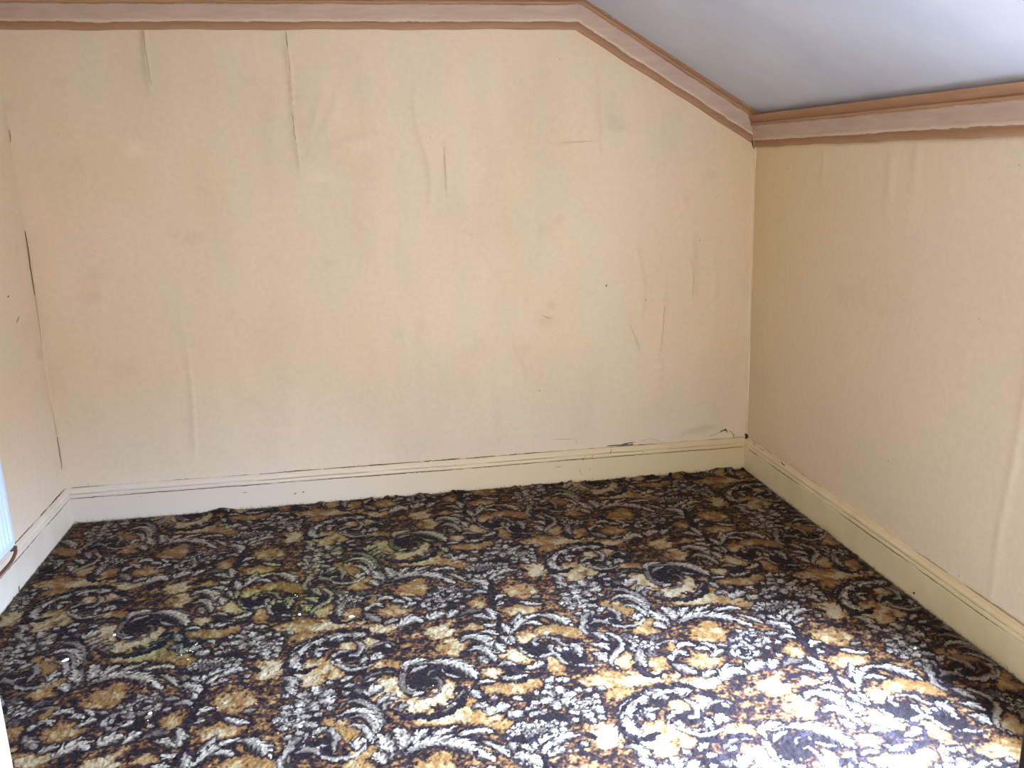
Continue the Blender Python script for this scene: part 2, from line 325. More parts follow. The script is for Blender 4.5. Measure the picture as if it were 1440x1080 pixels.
def bevel(o, w=.003, seg=2):
    m = o.modifiers.new('bevel', 'BEVEL'); m.width = w; m.segments = seg; m.limit_method = 'ANGLE'; return o
def vnoise(x, y, scale, seed, octaves=1):
    out = 0; amp = 1; tot = 0
    for k in range(octaves):
        r = np.random.default_rng(seed+k*17).standard_normal((64, 64))
        u, v = x/scale*2**k+100.3, y/scale*2**k+100.7
        i, j = np.floor(u).astype(int), np.floor(v).astype(int); a, b = u-i, v-j
        a, b = a*a*(3-2*a), b*b*(3-2*b); i %= 64; j %= 64; i1, j1 = (i+1) % 64, (j+1) % 64
        out = out+amp*(r[i, j]*(1-a)*(1-b)+r[i1, j]*a*(1-b)+r[i, j1]*(1-a)*b+r[i1, j1]*a*b); tot += amp; amp *= .5
    return out/tot
def color_attr(me, name, C):
    at = me.attributes.new(name, 'FLOAT_COLOR', 'POINT')
    A = np.ones((len(me.vertices), 4), np.float32); A[:, :3] = C; at.data.foreach_set('color', A.ravel())
def grid_mesh(name, P, mat, parent=None, extra=None, flip=False):
    """P: (n, m, 3) array of points."""
    n, m = P.shape[:2]; I = np.arange(n*m).reshape(n, m)
    q = np.stack([I[:-1, :-1], I[1:, :-1], I[1:, 1:], I[:-1, 1:]], -1).reshape(-1, 4)
    if flip: q = q[:, ::-1]
    V = P.reshape(-1, 3); q = q.tolist() if extra else q
    me = bpy.data.meshes.new(name)
    if extra:
        nv = len(V); V = np.vstack([V, np.array(extra[0], float)]); q = np.array(q + [[i+nv for i in f] for f in extra[1]])
    me.vertices.add(len(V)); me.vertices.foreach_set('co', np.ascontiguousarray(V, np.float32).ravel())
    me.loops.add(q.size); me.loops.foreach_set('vertex_index', np.ascontiguousarray(q, np.int32).ravel())
    me.polygons.add(len(q)); me.polygons.foreach_set('loop_start', np.arange(0, q.size, 4, dtype=np.int32))
    try: me.polygons.foreach_set('loop_total', np.full(len(q), 4, np.int32))
    except Exception: pass
    me.update(calc_edges=True); me.validate()
    me.polygons.foreach_set('use_smooth', [True]*((n-1)*(m-1))+[False]*(len(q)-(n-1)*(m-1)))
    o = bpy.data.objects.new(name, me); SC.collection.objects.link(o); me.materials.append(mat)
    if parent: o.parent = parent
    return o

# ================================================================ materials
def mat(name, base, rough=.6, spec=.3):
    m = bpy.data.materials.new(name); m.use_nodes = True; b = m.node_tree.nodes['Principled BSDF']
    b.inputs['Base Color'].default_value = base; b.inputs['Roughness'].default_value = rough; b.inputs['Specular IOR Level'].default_value = spec
    return m, m.node_tree, b
def nd(nt, t, **kw):
    n = nt.nodes.new(t)
    for k, v in kw.items():
        if hasattr(n, k): setattr(n, k, v)
        else: n.inputs[k.replace('_', ' ')].default_value = v
    return n
def ramp(nt, src, stops):
    r = nt.nodes.new('ShaderNodeValToRGB'); e = r.color_ramp.elements
    while len(e) < len(stops): e.new(.5)
    for q, (p, c) in zip(e, stops): q.position = p; q.color = c
    nt.links.new(src, r.inputs[0]); return r.outputs[0]
def mixc(nt, kind, fac, a, b):
    m = nt.nodes.new('ShaderNodeMix'); m.data_type = 'RGBA'; m.blend_type = kind
    for s, v in ((0, fac), (6, a), (7, b)):
        if hasattr(v, 'links'): nt.links.new(v, m.inputs[s])
        else: m.inputs[s].default_value = v
    return m.outputs[2]
def noise_n(nt, scale, detail=3, rough=.55, vec=None, mapping=None):
    n = nd(nt, 'ShaderNodeTexNoise'); n.inputs['Scale'].default_value = scale; n.inputs['Detail'].default_value = detail; n.inputs['Roughness'].default_value = rough
    c = nd(nt, 'ShaderNodeTexCoord'); v = c.outputs['Object']
    if mapping:
        mp = nd(nt, 'ShaderNodeMapping'); mp.inputs['Scale'].default_value = mapping; nt.links.new(v, mp.inputs['Vector']); v = mp.outputs[0]
    nt.links.new(v, n.inputs['Vector']); return n.outputs['Fac']
def bump(nt, b, h, strength, dist):
    n = nd(nt, 'ShaderNodeBump'); n.inputs['Strength'].default_value = strength; n.inputs['Distance'].default_value = dist
    nt.links.new(h, n.inputs['Height']); nt.links.new(n.outputs[0], b.inputs['Normal'])
def wall_material(name, fine):
    m, nt, b = mat(name, (1, 1, 1, 1), .62, .22)
    a = nd(nt, 'ShaderNodeVertexColor', layer_name='paint')
    s = ramp(nt, noise_n(nt, 38, 4, .6), [(.3, (.955, .955, .955, 1)), (.7, (1.03, 1.03, 1.03, 1))])
    nt.links.new(mixc(nt, 'MULTIPLY', 1.0, a.outputs['Color'], s), b.inputs['Base Color'])
    bump(nt, b, noise_n(nt, fine, 3, .6), .35, .0012)
    return m
M_WALL = wall_material('painted_wallpaper', 150)
M_WOODCHIP = wall_material('painted_textured_wallpaper', 110)
def paint_material(name, c1, c2, scale=6, rough=.42, spec=.35, bumps=.15):
    m, nt, b = mat(name, c1, rough, spec)
    nt.links.new(ramp(nt, noise_n(nt, scale, 5, .6), [(.35, c1), (.68, c2)]), b.inputs['Base Color'])
    bump(nt, b, noise_n(nt, 90, 2, .5), bumps, .001); return m
M_SKIRT = paint_material('cream_gloss_paint', rgb(214, 199, 182), rgb(206, 190, 166))
M_SKIRT_R = paint_material('yellowed_gloss_paint', rgb(222, 202, 162), rgb(210, 190, 146))
M_CEIL = paint_material('white_ceiling_paint', rgb(212, 213, 223), rgb(198, 199, 210), 2.2, .8, .1)
def board_material():  # cream paint turning more yellow towards the right end
    m, nt, b = mat('cream_gloss_paint_yellower_to_right', (1, 1, 1, 1), .42, .35)
    c = nd(nt, 'ShaderNodeTexCoord'); sx = nd(nt, 'ShaderNodeSeparateXYZ'); nt.links.new(c.outputs['Object'], sx.inputs[0])
    q = nd(nt, 'ShaderNodeMath', operation='MULTIPLY_ADD'); nt.links.new(noise_n(nt, 3, 4, .6), q.inputs[0]); q.inputs[1].default_value = .9; nt.links.new(sx.outputs[0], q.inputs[2])
    r = nd(nt, 'ShaderNodeMapRange'); nt.links.new(q.outputs[0], r.inputs[0]); r.inputs[1].default_value = -2.6; r.inputs[2].default_value = .5
    nt.links.new(ramp(nt, r.outputs[0], [(0, rgb(212, 196, 180)), (.5, rgb(214, 196, 166)), (1, rgb(208, 184, 138))]), b.inputs['Base Color'])
    bump(nt, b, noise_n(nt, 90, 2, .5), .15, .001); return m
M_BOARD = board_material()
M_GROOVE = mat('grime_and_shade_brown', rgb(122, 92, 60), .8, .1)[0]  # one brown for both dirt and painted crevice shadow
M_CRACK = mat('dark_crack', rgb(58, 46, 38), .9, .05)[0]
M_CRACK_SOFT = mat('brown_crack', rgb(176, 150, 116), .9, .05)[0]
M_PLASTER = mat('grey_plaster', rgb(112, 106, 98), .9, .05)[0]
M_WHITE = paint_material('white_gloss_paint', rgb(245, 245, 245), rgb(238, 238, 240), 3, .35, .4)
M_RAD = mat('white_enamel', rgb(208, 220, 240), .35, .45)[0]
M_PIPE = paint_material('brown_painted_pipe', rgb(112, 74, 52), rgb(84, 54, 40), 20, .5, .3)
M_DOOR = paint_material('black_brown_paint_with_shade', rgb(24, 18, 16), rgb(16, 12, 11), 8, .55, .2)  # dark paint, with the shade of the unlit jamb side put into its black
M_FLOOR = paint_material('bare_floor_boards', rgb(120, 96, 70), rgb(92, 72, 54), 4, .8, .1)
M_FLAKE = mat('white_paint_flake', rgb(240, 238, 232), .7, .2)[0]
M_FIBRE = paint_material('frayed_backing_fibre', rgb(64, 54, 46), rgb(112, 98, 76), 60, .95, .05)
M_GLASS, nt, b_ = mat('window_glass', (1, 1, 1, 1), .0, .5)
tr = nd(nt, 'ShaderNodeBsdfTransparent'); gl = nd(nt, 'ShaderNodeBsdfGlossy'); gl.inputs['Roughness'].default_value = .02
mx = nd(nt, 'ShaderNodeMixShader'); mx.inputs[0].default_value = .06
nt.links.new(tr.outputs[0], mx.inputs[1]); nt.links.new(gl.outputs[0], mx.inputs[2]); nt.links.new(mx.outputs[0], nt.nodes['Material Output'].inputs[0])
# cornice: hand-painted brown edge bands and a thin pinkish wash between, by height across the moulding
def cornice_material():
    m, nt, b = mat('brown_washed_cornice', (1, 1, 1, 1), .6, .2)
    a = nd(nt, 'ShaderNodeAttribute', attribute_name='across')
    n1 = noise_n(nt, 7, 4, .6); n2 = noise_n(nt, 30, 3, .6)
    def madd(x, k, y):
        q = nd(nt, 'ShaderNodeMath', operation='MULTIPLY_ADD'); nt.links.new(x, q.inputs[0]); q.inputs[1].default_value = k
        if hasattr(y, 'links'): nt.links.new(y, q.inputs[2])
        else: q.inputs[2].default_value = y
        return q.outputs[0]
    v = madd(n1, .10, madd(n2, .05, madd(a.outputs['Fac'], 1.0, -.075)))
    br, br2, wash, pale = rgb(170, 130, 95), rgb(150, 110, 80), rgb(184, 158, 138), rgb(208, 186, 160)
    band = ramp(nt, v, [(0, br), (.20, br2), (.215, pale), (.30, wash), (.66, wash), (.675, br2), (.72, br), (.80, br2), (1, br)])
    st = noise_n(nt, 3, 5, .7, mapping=(2, 2, 14))
    wash2 = ramp(nt, st, [(.40, (.94, .92, .92, 1)), (.66, (1.08, 1.08, 1.10, 1))])
    nt.links.new(mixc(nt, 'MULTIPLY', 1.0, band, wash2), b.inputs['Base Color'])
    bump(nt, b, n2, .2, .002); return m
M_CORNICE = cornice_material()

# ================================================================ room shell
W, H_HIGH, H_LOW, X_BEND = 3.5284, 2.425, 1.862, -.962
KR, KL, FRONT = -.0132, -.001, -3.75
SK = .18                                             # skirting height
def x_right(y, z): return KR*y-.022*np.clip(np.asarray(z)/1.7, 0, 1.1)*np.clip(1+np.asarray(y)/2.2, 0, 1)
def x_left(y, z=0): return -W+KL*y
def ceil_z(x): return np.where(np.asarray(x) < X_BEND, H_HIGH, H_HIGH+(np.asarray(x)-X_BEND)*(H_LOW-H_HIGH)/(0-X_BEND))
def back_xz(x, y): p = on_plane(x, y, 1, 0); return p[0], p[2]
# wrinkles in the wallpaper of the back wall: polyline in photo pixels, half width m, height m, side (0 both, +1 sharp on the right)
FOLDS = [([(203,42),(206,75),(213,130)], .018, .006, 1), ([(402,42),(405,75),(410,110),(416,190),(424,245)], .016, .007, 1),
  ([(432,222),(452,190),(470,150),(482,110)], .022, .004, 0), ([(445,220),(480,200),(510,190),(545,186)], .018, .003, 0), ([(430,200),(445,165),(452,125)], .018, .003, 0),
  ([(590,108),(583,140),(588,180),(600,215),(607,260),(603,300)], .02, .005, 1), ([(624,200),(626,240),(629,275)], .012, .0045, -1),
  ([(735,110),(735,160),(738,215)], .02, .004, 1), ([(838,90),(840,150),(842,215)], .015, .004, -1), ([(742,203),(790,202),(838,199)], .012, .003, 0),
  ([(895,340),(905,400),(902,450)], .014, .0035, 0), ([(885,450),(900,500)], .012, .003, 0), ([(935,390),(934,450),(928,510),(930,620)], .016, .004, 0), ([(975,330),(977,430)], .014, .0035, 0), ([(1005,350),(1008,420)], .014, .003, 0),
  ([(262,470),(272,560),(276,640)], .02, .0035, 1), ([(722,485),(735,505),(742,530)], .014, .004, 0), ([(695,540),(700,580),(702,620)], .014, .003, 0), ([(757,320),(757,360)], .014, .004, 0),
  ([(950,612),(980,600),(1005,598)], .02, .004, 0), ([(380,120),(385,200),(375,330)], .05, .004, 0), ([(500,90),(520,200),(500,330)], .05, .003, 0), ([(680,100),(690,230),(670,380)], .05, .003, 0)]
def fold_field(x, z):
    h = np.zeros_like(x)
    for pts, w, amp, side in FOLDS:
        P = np.array([back_xz(*p) for p in pts]); S = smooth(P, 24)
        lo, hi = S.min(0)-w*3, S.max(0)+w*3
        m = (x > lo[0]) & (x < hi[0]) & (z > lo[1]) & (z < hi[1])
        if not m.any(): continue
        X = np.stack([x[m], z[m]], -1); best = np.full(len(X), 1e9); sg = np.zeros(len(X)); t = np.zeros(len(X)); T = np.gradient(S, axis=0)
        for k in range(len(S)):
            d = X-S[k]; q = (d*d).sum(-1); b = q < best; best[b] = q[b]; t[b] = k/(len(S)-1)
            sg[b] = np.sign(T[k, 0]*d[b, 1]-T[k, 1]*d[b, 0])
        d = np.sqrt(best); ww = w*np.where(sg*side > 0, .38, 1.0)
        h[m] += 1.5*amp*np.exp(-(d/ww)**2)*np.sin(np.pi*np.clip(t*.9+.05, 0, 1))**.6
    return h
def back_disp(x, z):
    x = np.asarray(x, float); z = np.asarray(z, float)
    h = vnoise(x*1.6, z*.8, .35, 21, 2)*.0035+vnoise(x*2.5, z*.6, .16, 5)*.0012
    h = h*np.clip((z-SK)/.1, 0, 1)*np.clip((2.25-z)/.1, 0, 1)*np.clip(-x/.06, 0, 1)*np.clip((x+W)/.06, 0, 1)
    return h+fold_field(np.atleast_1d(x), np.atleast_1d(z)).reshape(x.shape)
C_PEACH, C_SAGE, C_BUFF, C_WORN = (np.array(rgb(*c)[:3]) for c in ((224, 197, 168), (216, 199, 168), (220, 195, 161), (213, 199, 182)))
def paint(x, z, seed, yellow=0.0):
    a = np.clip(vnoise(x*1.2, z*.8, .42, seed, 3)*.8+.45, 0, 1)[..., None]; b = np.clip(vnoise(x*1.6, z*.7, .2, seed+40, 3)*.9+.2, 0, 1)[..., None]
    c = C_BUFF+(C_PEACH-C_BUFF)*a; c = c+(C_SAGE-c)*b*.7
    lowpart = np.clip((.75-z)/.6, 0, 1)[..., None]; c = c+(C_WORN-c)*lowpart*.55*(1-yellow)
    gr = np.clip(vnoise(x, z, .12, seed+90, 3)-.8, 0, 1)[..., None]; c = c*(1-.10*gr)
    if yellow: c = c*np.array([1-.06*yellow, 1-.10*yellow, 1-.24*yellow])
    return c

# ---- back wall
nx, nz = 520, 330
u = np.linspace(0, 1, nx)[:, None]; v = np.linspace(0, 1, nz)[None, :]
Z0 = v*ceil_z(-W+u*W); X0 = (-W+.0)+(u*(W+x_right(0, Z0)))+0*v
D = back_disp(X0, Z0)
P = np.stack([X0, -D, Z0], -1)
outer = [(-W-.15, .15, 0), (.15, .15, 0), (.15, .15, H_LOW-.05), (X_BEND, .15, H_HIGH), (-W-.15, .15, H_HIGH)]
wall_back = grid_mesh('wall_back', P, M_WALL, extra=([(-W-.15, .03, 0), (.15, .03, 0), (.15, .03, 1.80), (X_BEND, .03, H_HIGH), (-W-.15, .03, H_HIGH)]+outer, [(0,5,6,1), (1,6,7,2), (2,7,8,3), (3,8,9,4), (0,4,9,5), (5,9,8,6), (6,8,7,7)][:5]+[(5,9,8,7)]), flip=False)
wall_back['kind'] = 'structure'
C = paint(X0, Z0, 3).reshape(-1, 3)
for (px_, py_, r, k) in ((190, 210, .05, 1.10), (452, 253, .06, 1.08), (515, 205, .04, 1.06), (768, 450, .05, .9), (775, 430, .03, .88), (640, 300, .1, .97), (250, 90, .35, .97), (800, 330, .2, 1.03), (820, 580, .1, .98)):
    cx, cz = back_xz(px_, py_); g = np.exp(-(((X0-cx)/r)**2+((Z0-cz)/(r*.7))**2)).reshape(-1, 1)
    C = C*(1+(k-1)*g*(np.array([.9, 1.0, 1.25]) if k > 1 else np.array([1, 1, 1])))
C = C*(1-np.array([.02, .05, .13])*np.clip(1+X0/.9, 0, 1).reshape(-1, 1))
# the raised folds of the paper are coloured a little darker
C = C*(1-.05*np.clip(D/.006, 0, 1).reshape(-1, 1))
color_attr(wall_back.data, 'paint', np.vstack([C, np.tile(C.mean(0), (10, 1))]))

# ---- right wall: visible length as a fine grid, the part with the window as panels around the opening
yr = np.linspace(.0, WIN_Y1, 300)[:, None]; zr = np.linspace(0, H_LOW, 200)[None, :]
Y1 = yr+0*zr; Z1 = zr+0*yr
dr = vnoise(Y1*1.3, Z1, .4, 31, 2)*.003*np.clip((Z1-SK)/.1, 0, 1)*np.clip(-Y1/.08, 0, 1)*np.clip((1.68-Z1)/.1, 0, 1)
yv = on_plane(1425, 560, 0, 0)[1]
dr += .004*np.exp(-((Y1-yv-.02*np.sin(Z1*5))/.02)**2)*np.clip((1.3-Z1)/.4, 0, 1)
for s, (py_, pz_, sy_, sz_, a) in enumerate(((1250, 250, .03, .14, .005), (1285, 235, .03, .1, .004), (1160, 235, .02, .1, .004), (1330, 270, .02, .05, .003))):
    q = on_plane(py_, pz_, 0, 0); dr += a*np.exp(-((Y1-q[1])/sy_)**2-((Z1-q[2])/sz_)**2)
P = np.stack([x_right(Y1, Z1)-dr, Y1, Z1], -1)
wall_right = grid_mesh('wall_right', P, M_WOODCHIP, flip=False); wall_right['kind'] = 'structure'
yel = np.clip(1+Y1/1.9, 0, 1)
C = paint(Y1*.3+9, Z1*.5, 11, 0); C = (C*.5+C.mean((0, 1))*.5)*1.06*(1-np.array([.05, .10, .25])*yel[..., None])
color_attr(wall_right.data, 'paint', C.reshape(-1, 3))
mb = MB(); xr = .05
mb.box(.053, .17, .15, WIN_Y1, 0, H_LOW)             # masonry behind the papered face
mb.box(.032, .17, WIN_Y1, WIN_Y0, 0, WIN_Z0-.03).box(.032, .17, WIN_Y1, WIN_Y0, WIN_Z1, H_LOW).box(.032, .17, WIN_Y0, FRONT-.12, 0, H_LOW)
o = mb.build('wall_panel', M_SKIRT_R, wall_right)

# ---- left wall
yl = np.linspace(0, FRONT, 320)[:, None]; zl = np.linspace(0, H_HIGH, 200)[None, :]
Y2 = yl+0*zl; Z2 = zl+0*yl
dl = vnoise(Y2, Z2, .4, 51, 2)*.003*np.clip((Z2-SK)/.1, 0, 1)*np.clip(-Y2/.08, 0, 1)
P = np.stack([x_left(Y2)+dl, Y2, Z2], -1)
wall_left = grid_mesh('wall_left', P, M_WALL, extra=box(-W-.15, -W-.03, FRONT-.12, .15, 0, H_HIGH), flip=True); wall_left['kind'] = 'structure'
C = paint(Y2+4, Z2, 23).reshape(-1, 3); color_attr(wall_left.data, 'paint', np.vstack([C, np.tile(C.mean(0), (8, 1))]))

# ---- front wall with the doorway the photograph is taken through
DX0, DX1, DZ = -2.280, -1.446, 2.03
mb = MB()
mb.box(-W-.1, DX0-.03, FRONT-.12, FRONT, 0, H_HIGH).box(DX1+.03, .10, FRONT-.12, FRONT, 0, H_LOW+.01).box(DX0-.03, DX1+.03, FRONT-.12, FRONT, DZ+.03, 2.37)
wall_front = mb.build('wall_front', M_SKIRT, None, kind='structure')
dr1 = bpy.data.objects.new('door_1', None); SC.collection.objects.link(dr1); dr1.location = (DX1, FRONT, 0); dr1['kind'] = 'structure'
def under(o, p):
    o.parent = p; o.matrix_parent_inverse = p.matrix_world.inverted() if p.type != 'EMPTY' else Matrix.Translation(-Vector(p.location)); return o
under(bevel(MB().box(DX0-.03, DX0, FRONT-.125, FRONT, 0, DZ+.03).build('door_jamb', M_WHITE)), dr1)
under(bevel(MB().box(DX1, DX1+.03, FRONT-.125, FRONT, 0, DZ+.03).build('door_jamb', M_DOOR)), dr1)
under(bevel(MB().box(DX0, DX1, FRONT-.125, FRONT, DZ, DZ+.03).build('door_lintel', M_WHITE)), dr1)
leaf = MB().box(DX1+.001, DX1+.041, FRONT-.90, FRONT-.128, .012, DZ-.005)
for z0, z1 in ((.2, .85), (1.0, 1.85)): leaf.box(DX1-.006, DX1+.004, FRONT-.80, FRONT-.24, z0, z1)
under(bevel(leaf.build('door_leaf', M_DOOR)), dr1)
under(MB().tube([(DX1-.002, FRONT-.83, 1.0), (DX1-.05, FRONT-.83, 1.0)], .012).tube([(DX1-.05, FRONT-.84, 1.0), (DX1-.052, FRONT-.72, 1.0)], .010).build('door_handle', M_PIPE, smooth=True), dr1)

# ---- floor and ceiling
floor = MB()
yb = .15
for k in range(36):
    x0 = -W-.15+k*.106
    floor.box(x0, min(x0+.104, .15), -5.4, .15, -.03, 0)
floor = floor.build('floor', M_FLOOR, kind='structure')
def slab(pts, y0, y1, t):
    V = [(x, y, z+dz) for y in (y0, y1) for dz in (0, t) for x, z in pts]; n = len(pts); F = []
    for a in range(n-1):
        F += [(a, a+1, 2*n+a+1, 2*n+a), (n+a+1, n+a, 3*n+a, 3*n+a+1), (a+1, a, n+a, n+a+1), (2*n+a, 2*n+a+1, 3*n+a+1, 3*n+a)]
    return V, F+[(0, 2*n, 3*n, n), (n-1, 2*n-1, 4*n-1, 3*n-1)]
sl = (H_LOW-H_HIGH)/(0-X_BEND)
ceiling = mesh('ceiling', *slab([(-W-.15, H_HIGH), (X_BEND, H_HIGH), (.18, H_HIGH+(.18-X_BEND)*sl)], FRONT-.12, .15, .12), M_CEIL, kind='structure')

# ---- window in the right wall
w1 = bpy.data.objects.new('window_1', None); SC.collection.objects.link(w1); w1.location = (.05, (WIN_Y0+WIN_Y1)/2, WIN_Z0); w1['kind'] = 'structure'
ym = (WIN_Y0+WIN_Y1)/2; zm = (WIN_Z0+WIN_Z1)/2
for a in ((.10, .16, WIN_Y0, WIN_Y0+.05, WIN_Z0, WIN_Z1), (.10, .16, WIN_Y1-.05, WIN_Y1, WIN_Z0, WIN_Z1), (.10, .16, WIN_Y0+.05, WIN_Y1-.05, WIN_Z0, WIN_Z0+.05), (.10, .16, WIN_Y0+.05, WIN_Y1-.05, WIN_Z1-.05, WIN_Z1), (.115, .15, WIN_Y0+.05, WIN_Y1-.05, zm-.02, zm+.02)):
    under(bevel(MB().box(*a).build('window_frame', M_WHITE)), w1)
for z0, z1 in ((WIN_Z0+.05, zm-.02), (zm+.02, WIN_Z1-.05)): under(MB().box(.13, .134, WIN_Y0+.05, WIN_Y1-.05, z0, z1).build('pane', M_GLASS), w1)
under(bevel(MB().box(-.02, .11, WIN_Y0-.03, WIN_Y1+.03, WIN_Z0-.028, WIN_Z0-.001).build('window_sill', M_WHITE)), w1)

# ---- skirting boards: plain face, bead, hollow and top bead
PROF = [(.024, 0), (.0245, .128), (.021, .1315), (.021, .134), (.0245, .136), (.0255, .143), (.0235, .149), (.019, .1515), (.019, .1535), (.0215, .156), (.021, .163), (.017, .170), (.0125, .1725), (.0125, .175), (.012, .179), (.006, .1815), (-.01, .1815)]
def sweep(name, path, mt, seed, wob=.0012):
    """path: list of (point on wall line, inward normal with mitre scale)"""
    V = []; F = []; n = len(PROF); rnd = random.Random(seed); k1 = [rnd.uniform(0, 6) for _ in range(6)]
    for (x, y), (ax, ay), s in path:
        for a, z in PROF:
            w = wob*(math.sin(s*2.3+k1[0])+.6*math.sin(s*6.1+k1[1])+.4*math.sin(s*13+k1[2]))*(1 if z > .1 else .4)
            V.append((x+ax*a, y+ay*a, z+w*1.3))
    for i in range(len(path)-1):
        for j in range(n-1): F.append((i*n+j, (i+1)*n+j, (i+1)*n+j+1, i*n+j+1))
    F += [tuple(range(n)), tuple((len(path)-1)*n+j for j in range(n))[::-1]]
    o = mesh(name, V, F, mt, kind='structure'); 
    return o
def line_path(p0, p1, n0, n1, nm, k=60):
    out = []
    for i in range(k+1):
        t = i/k; p = (p0[0]+(p1[0]-p0[0])*t, p0[1]+(p1[1]-p0[1])*t)
        nn = n0 if i == 0 else n1 if i == k else nm
        out.append((p, nn, t*math.hypot(p1[0]-p0[0], p1[1]-p0[1])))
    return out
sk_back = sweep('baseboard_back', line_path((-W, 0), (0, 0), (1, -1), (-1, -1), (0, -1)), M_BOARD, 1)
sk_right = sweep('baseboard_right', line_path((0, 0), (KR*-3.75, -3.75), (-1, -1), (-1, 0), (-1, 0)), M_SKIRT_R, 2)
sk_left = sweep('baseboard_left', line_path((-W+KL*-3.75, -3.75), (-W, 0), (1, 0), (1, -1), (1, 0)), M_SKIRT, 3)
sk_front = sweep('baseboard_front', line_path((DX0-.06, FRONT), (-W+.03, FRONT), (0, 1), (0, 1), (0, 1), 10), M_SKIRT, 4)

# ---- cornice
CP = [(0, 0), (.013, .001), (.016, .006), (.016, .026), (.019, .029), (.024, .034), (.030, .058), (.036, .084), (.040, .100), (.046, .102), (.050, .106), (.051, .114), (.047, .118), (.052, .122), (.062, .138), (.068, .152), (-.02, .152)]
def cornice(name, stations, k=70, seed=0):
    """stations: (base point, inward normal, up vector with mitre scale); straight between two stations"""
    (b0, n0, u0), (b1, n1, u1) = stations; n = len(CP); V = []; F = []; A = []
    for i in range(k+1):
        t = i/k; b = Vector(b0).lerp(Vector(b1), t)
        nn = Vector(n0) if i == 0 else Vector(n1) if i == k else Vector(stations[0][1]).lerp(Vector(stations[1][1]), .5)
        if 0 < i < k: nn = Vector((round(nn.x*0+NM[0], 4), NM[1], 0))
        uu = Vector(u0).lerp(Vector(u1), t)
        for a, h in CP:
            s = t*(Vector(b1)-Vector(b0)).length
            w = .0016*math.sin(s*9+seed)+.0012*math.sin(s*23+seed*2)
            V.append(b+nn*a+uu*(h+(w if h < .03 else 0))); A.append(h/.152)
    for i in range(k):
        for j in range(n-1): F.append((i*n+j, (i+1)*n+j, (i+1)*n+j+1, i*n+j+1))
    F += [tuple(range(n)), tuple(k*n+j for j in range(n))[::-1]]
    o = mesh(name, V, F, M_CORNICE, kind='structure')
    at = o.data.attributes.new('across', 'FLOAT', 'POINT'); at.data.foreach_set('value', A)
    return o
th = math.atan2(H_HIGH-H_LOW, -X_BEND); hc = .152; HB = H_HIGH-hc+.006
mit = math.tan(th/2)
NM = (0, -1); trim_1 = cornice('trim_1', (((-W, -.001, HB), (1, -1, 0), (0, 0, 1)), ((X_BEND-hc*0, -.001, HB), (0, -1, 0), (mit*1.0, 0, 1))), 90, 1)
zlow = HB+(0-X_BEND)*sl
trim_2 = cornice('trim_2', (((X_BEND, -.001, HB), (0, -1, 0), (mit, 0, 1)), ((-.005, -.001, zlow), (0, -1, 0), (0, 0, 1/math.cos(th)*.93))), 50, 2)
NM = (-1, 0); trim_3 = cornice('trim_3', (((x_right(0, 1.7)-.001, -.004, zlow+.004), (-1, 0, 0), (0, 0, 1)), ((KR*FRONT-.001, FRONT, zlow+.004), (-1, 0, 0), (0, 0, 1))), 90, 3)
NM = (1, 0); trim_4 = cornice('trim_4', (((-W+KL*FRONT, FRONT, HB), (1, 0, 0), (0, 0, 1)), ((-W, -.0, HB), (1, -1, 0), (0, 0, 1))), 60, 4)

# ================================================================ cracks, chips and holes in the walls and woodwork (parts of them)
def ribbon(name, pts, wd, mt, parent, up, rag=.35, seed=0, thick=.0016):
    """a thin ragged lens along pts (3-D points on the surface), standing a hair proud of it"""
    rnd = random.Random(seed); V = []; F = []; n = len(pts); nv = Vector(up)
    P = [Vector(p) for p in pts]; Q = []
    for i in range(n-1):
        for s in range(4): Q.append(P[i].lerp(P[i+1], s/4))
    Q.append(P[-1]); n = len(Q)
    for i, p in enumerate(Q):
        t = (Q[min(i+1, n-1)]-Q[max(i-1, 0)]).normalized(); sd = t.cross(nv).normalized()
        w = .72*wd*(math.sin(math.pi*(i+.4)/(n-.2))**.5)*(1-rag+2*rag*rnd.random())
        c = p+sd*wd*rag*rnd.uniform(-1, 1)
        V += [c-sd*w-nv*.002, c+nv*thick, c+sd*w-nv*.002]
    for i in range(n-1):
        for j in (0, 1): F.append((i*3+j, i*3+j+1, i*3+j+4, i*3+j+3))
    return mesh(name, V, F, mt, parent)
def bk(x, y, d=.001):
    X, Z = back_xz(x, y); return (X, -float(back_disp(np.array(X), np.array(Z)))-d, Z)
def crack_back(pts, w, mt=M_CRACK_SOFT, seed=0, name='crack'): return ribbon(name, [bk(*p) for p in pts], w, mt, wall_back, (0, -1, 0), .35, seed)
crack_back([(402,44),(403,55),(405,72)], .0022, M_CRACK, 1)
crack_back([(405,75),(407,85),(408,98),(410,103)], .0014, M_CRACK_SOFT, 2)
crack_back([(408,120),(411,150),(414,185),(417,205),(420,240)], .0016, M_CRACK_SOFT, 3)
crack_back([(199,42),(203,58),(207,80),(213,120)], .0015, M_CRACK_SOFT, 4)
crack_back([(202,42),(205,60)], .001, M_CRACK_SOFT, 5)
crack_back([(625,205),(625,225),(628,268)], .0012, M_CRACK_SOFT, 6)
crack_back([(740,202),(790,201),(836,198)], .0012, M_CRACK_SOFT, 7)
crack_back([(972,365),(975,390),(974,420)], .0011, M_CRACK_SOFT, 8)
crack_back([(885,455),(893,475),(900,490)], .0011, M_CRACK_SOFT, 9); crack_back([(934,430),(932,462),(928,500)], .0012, M_CRACK_SOFT, 10)
crack_back([(997,614),(1008,610),(1019,605)], .002, M_CRACK_SOFT, 11); crack_back([(1013,608),(1020,604),(1024,608)], .008, M_CRACK, 12); crack_back([(1026,605),(1032,612),(1030,617)], .0035, M_CRACK, 13)
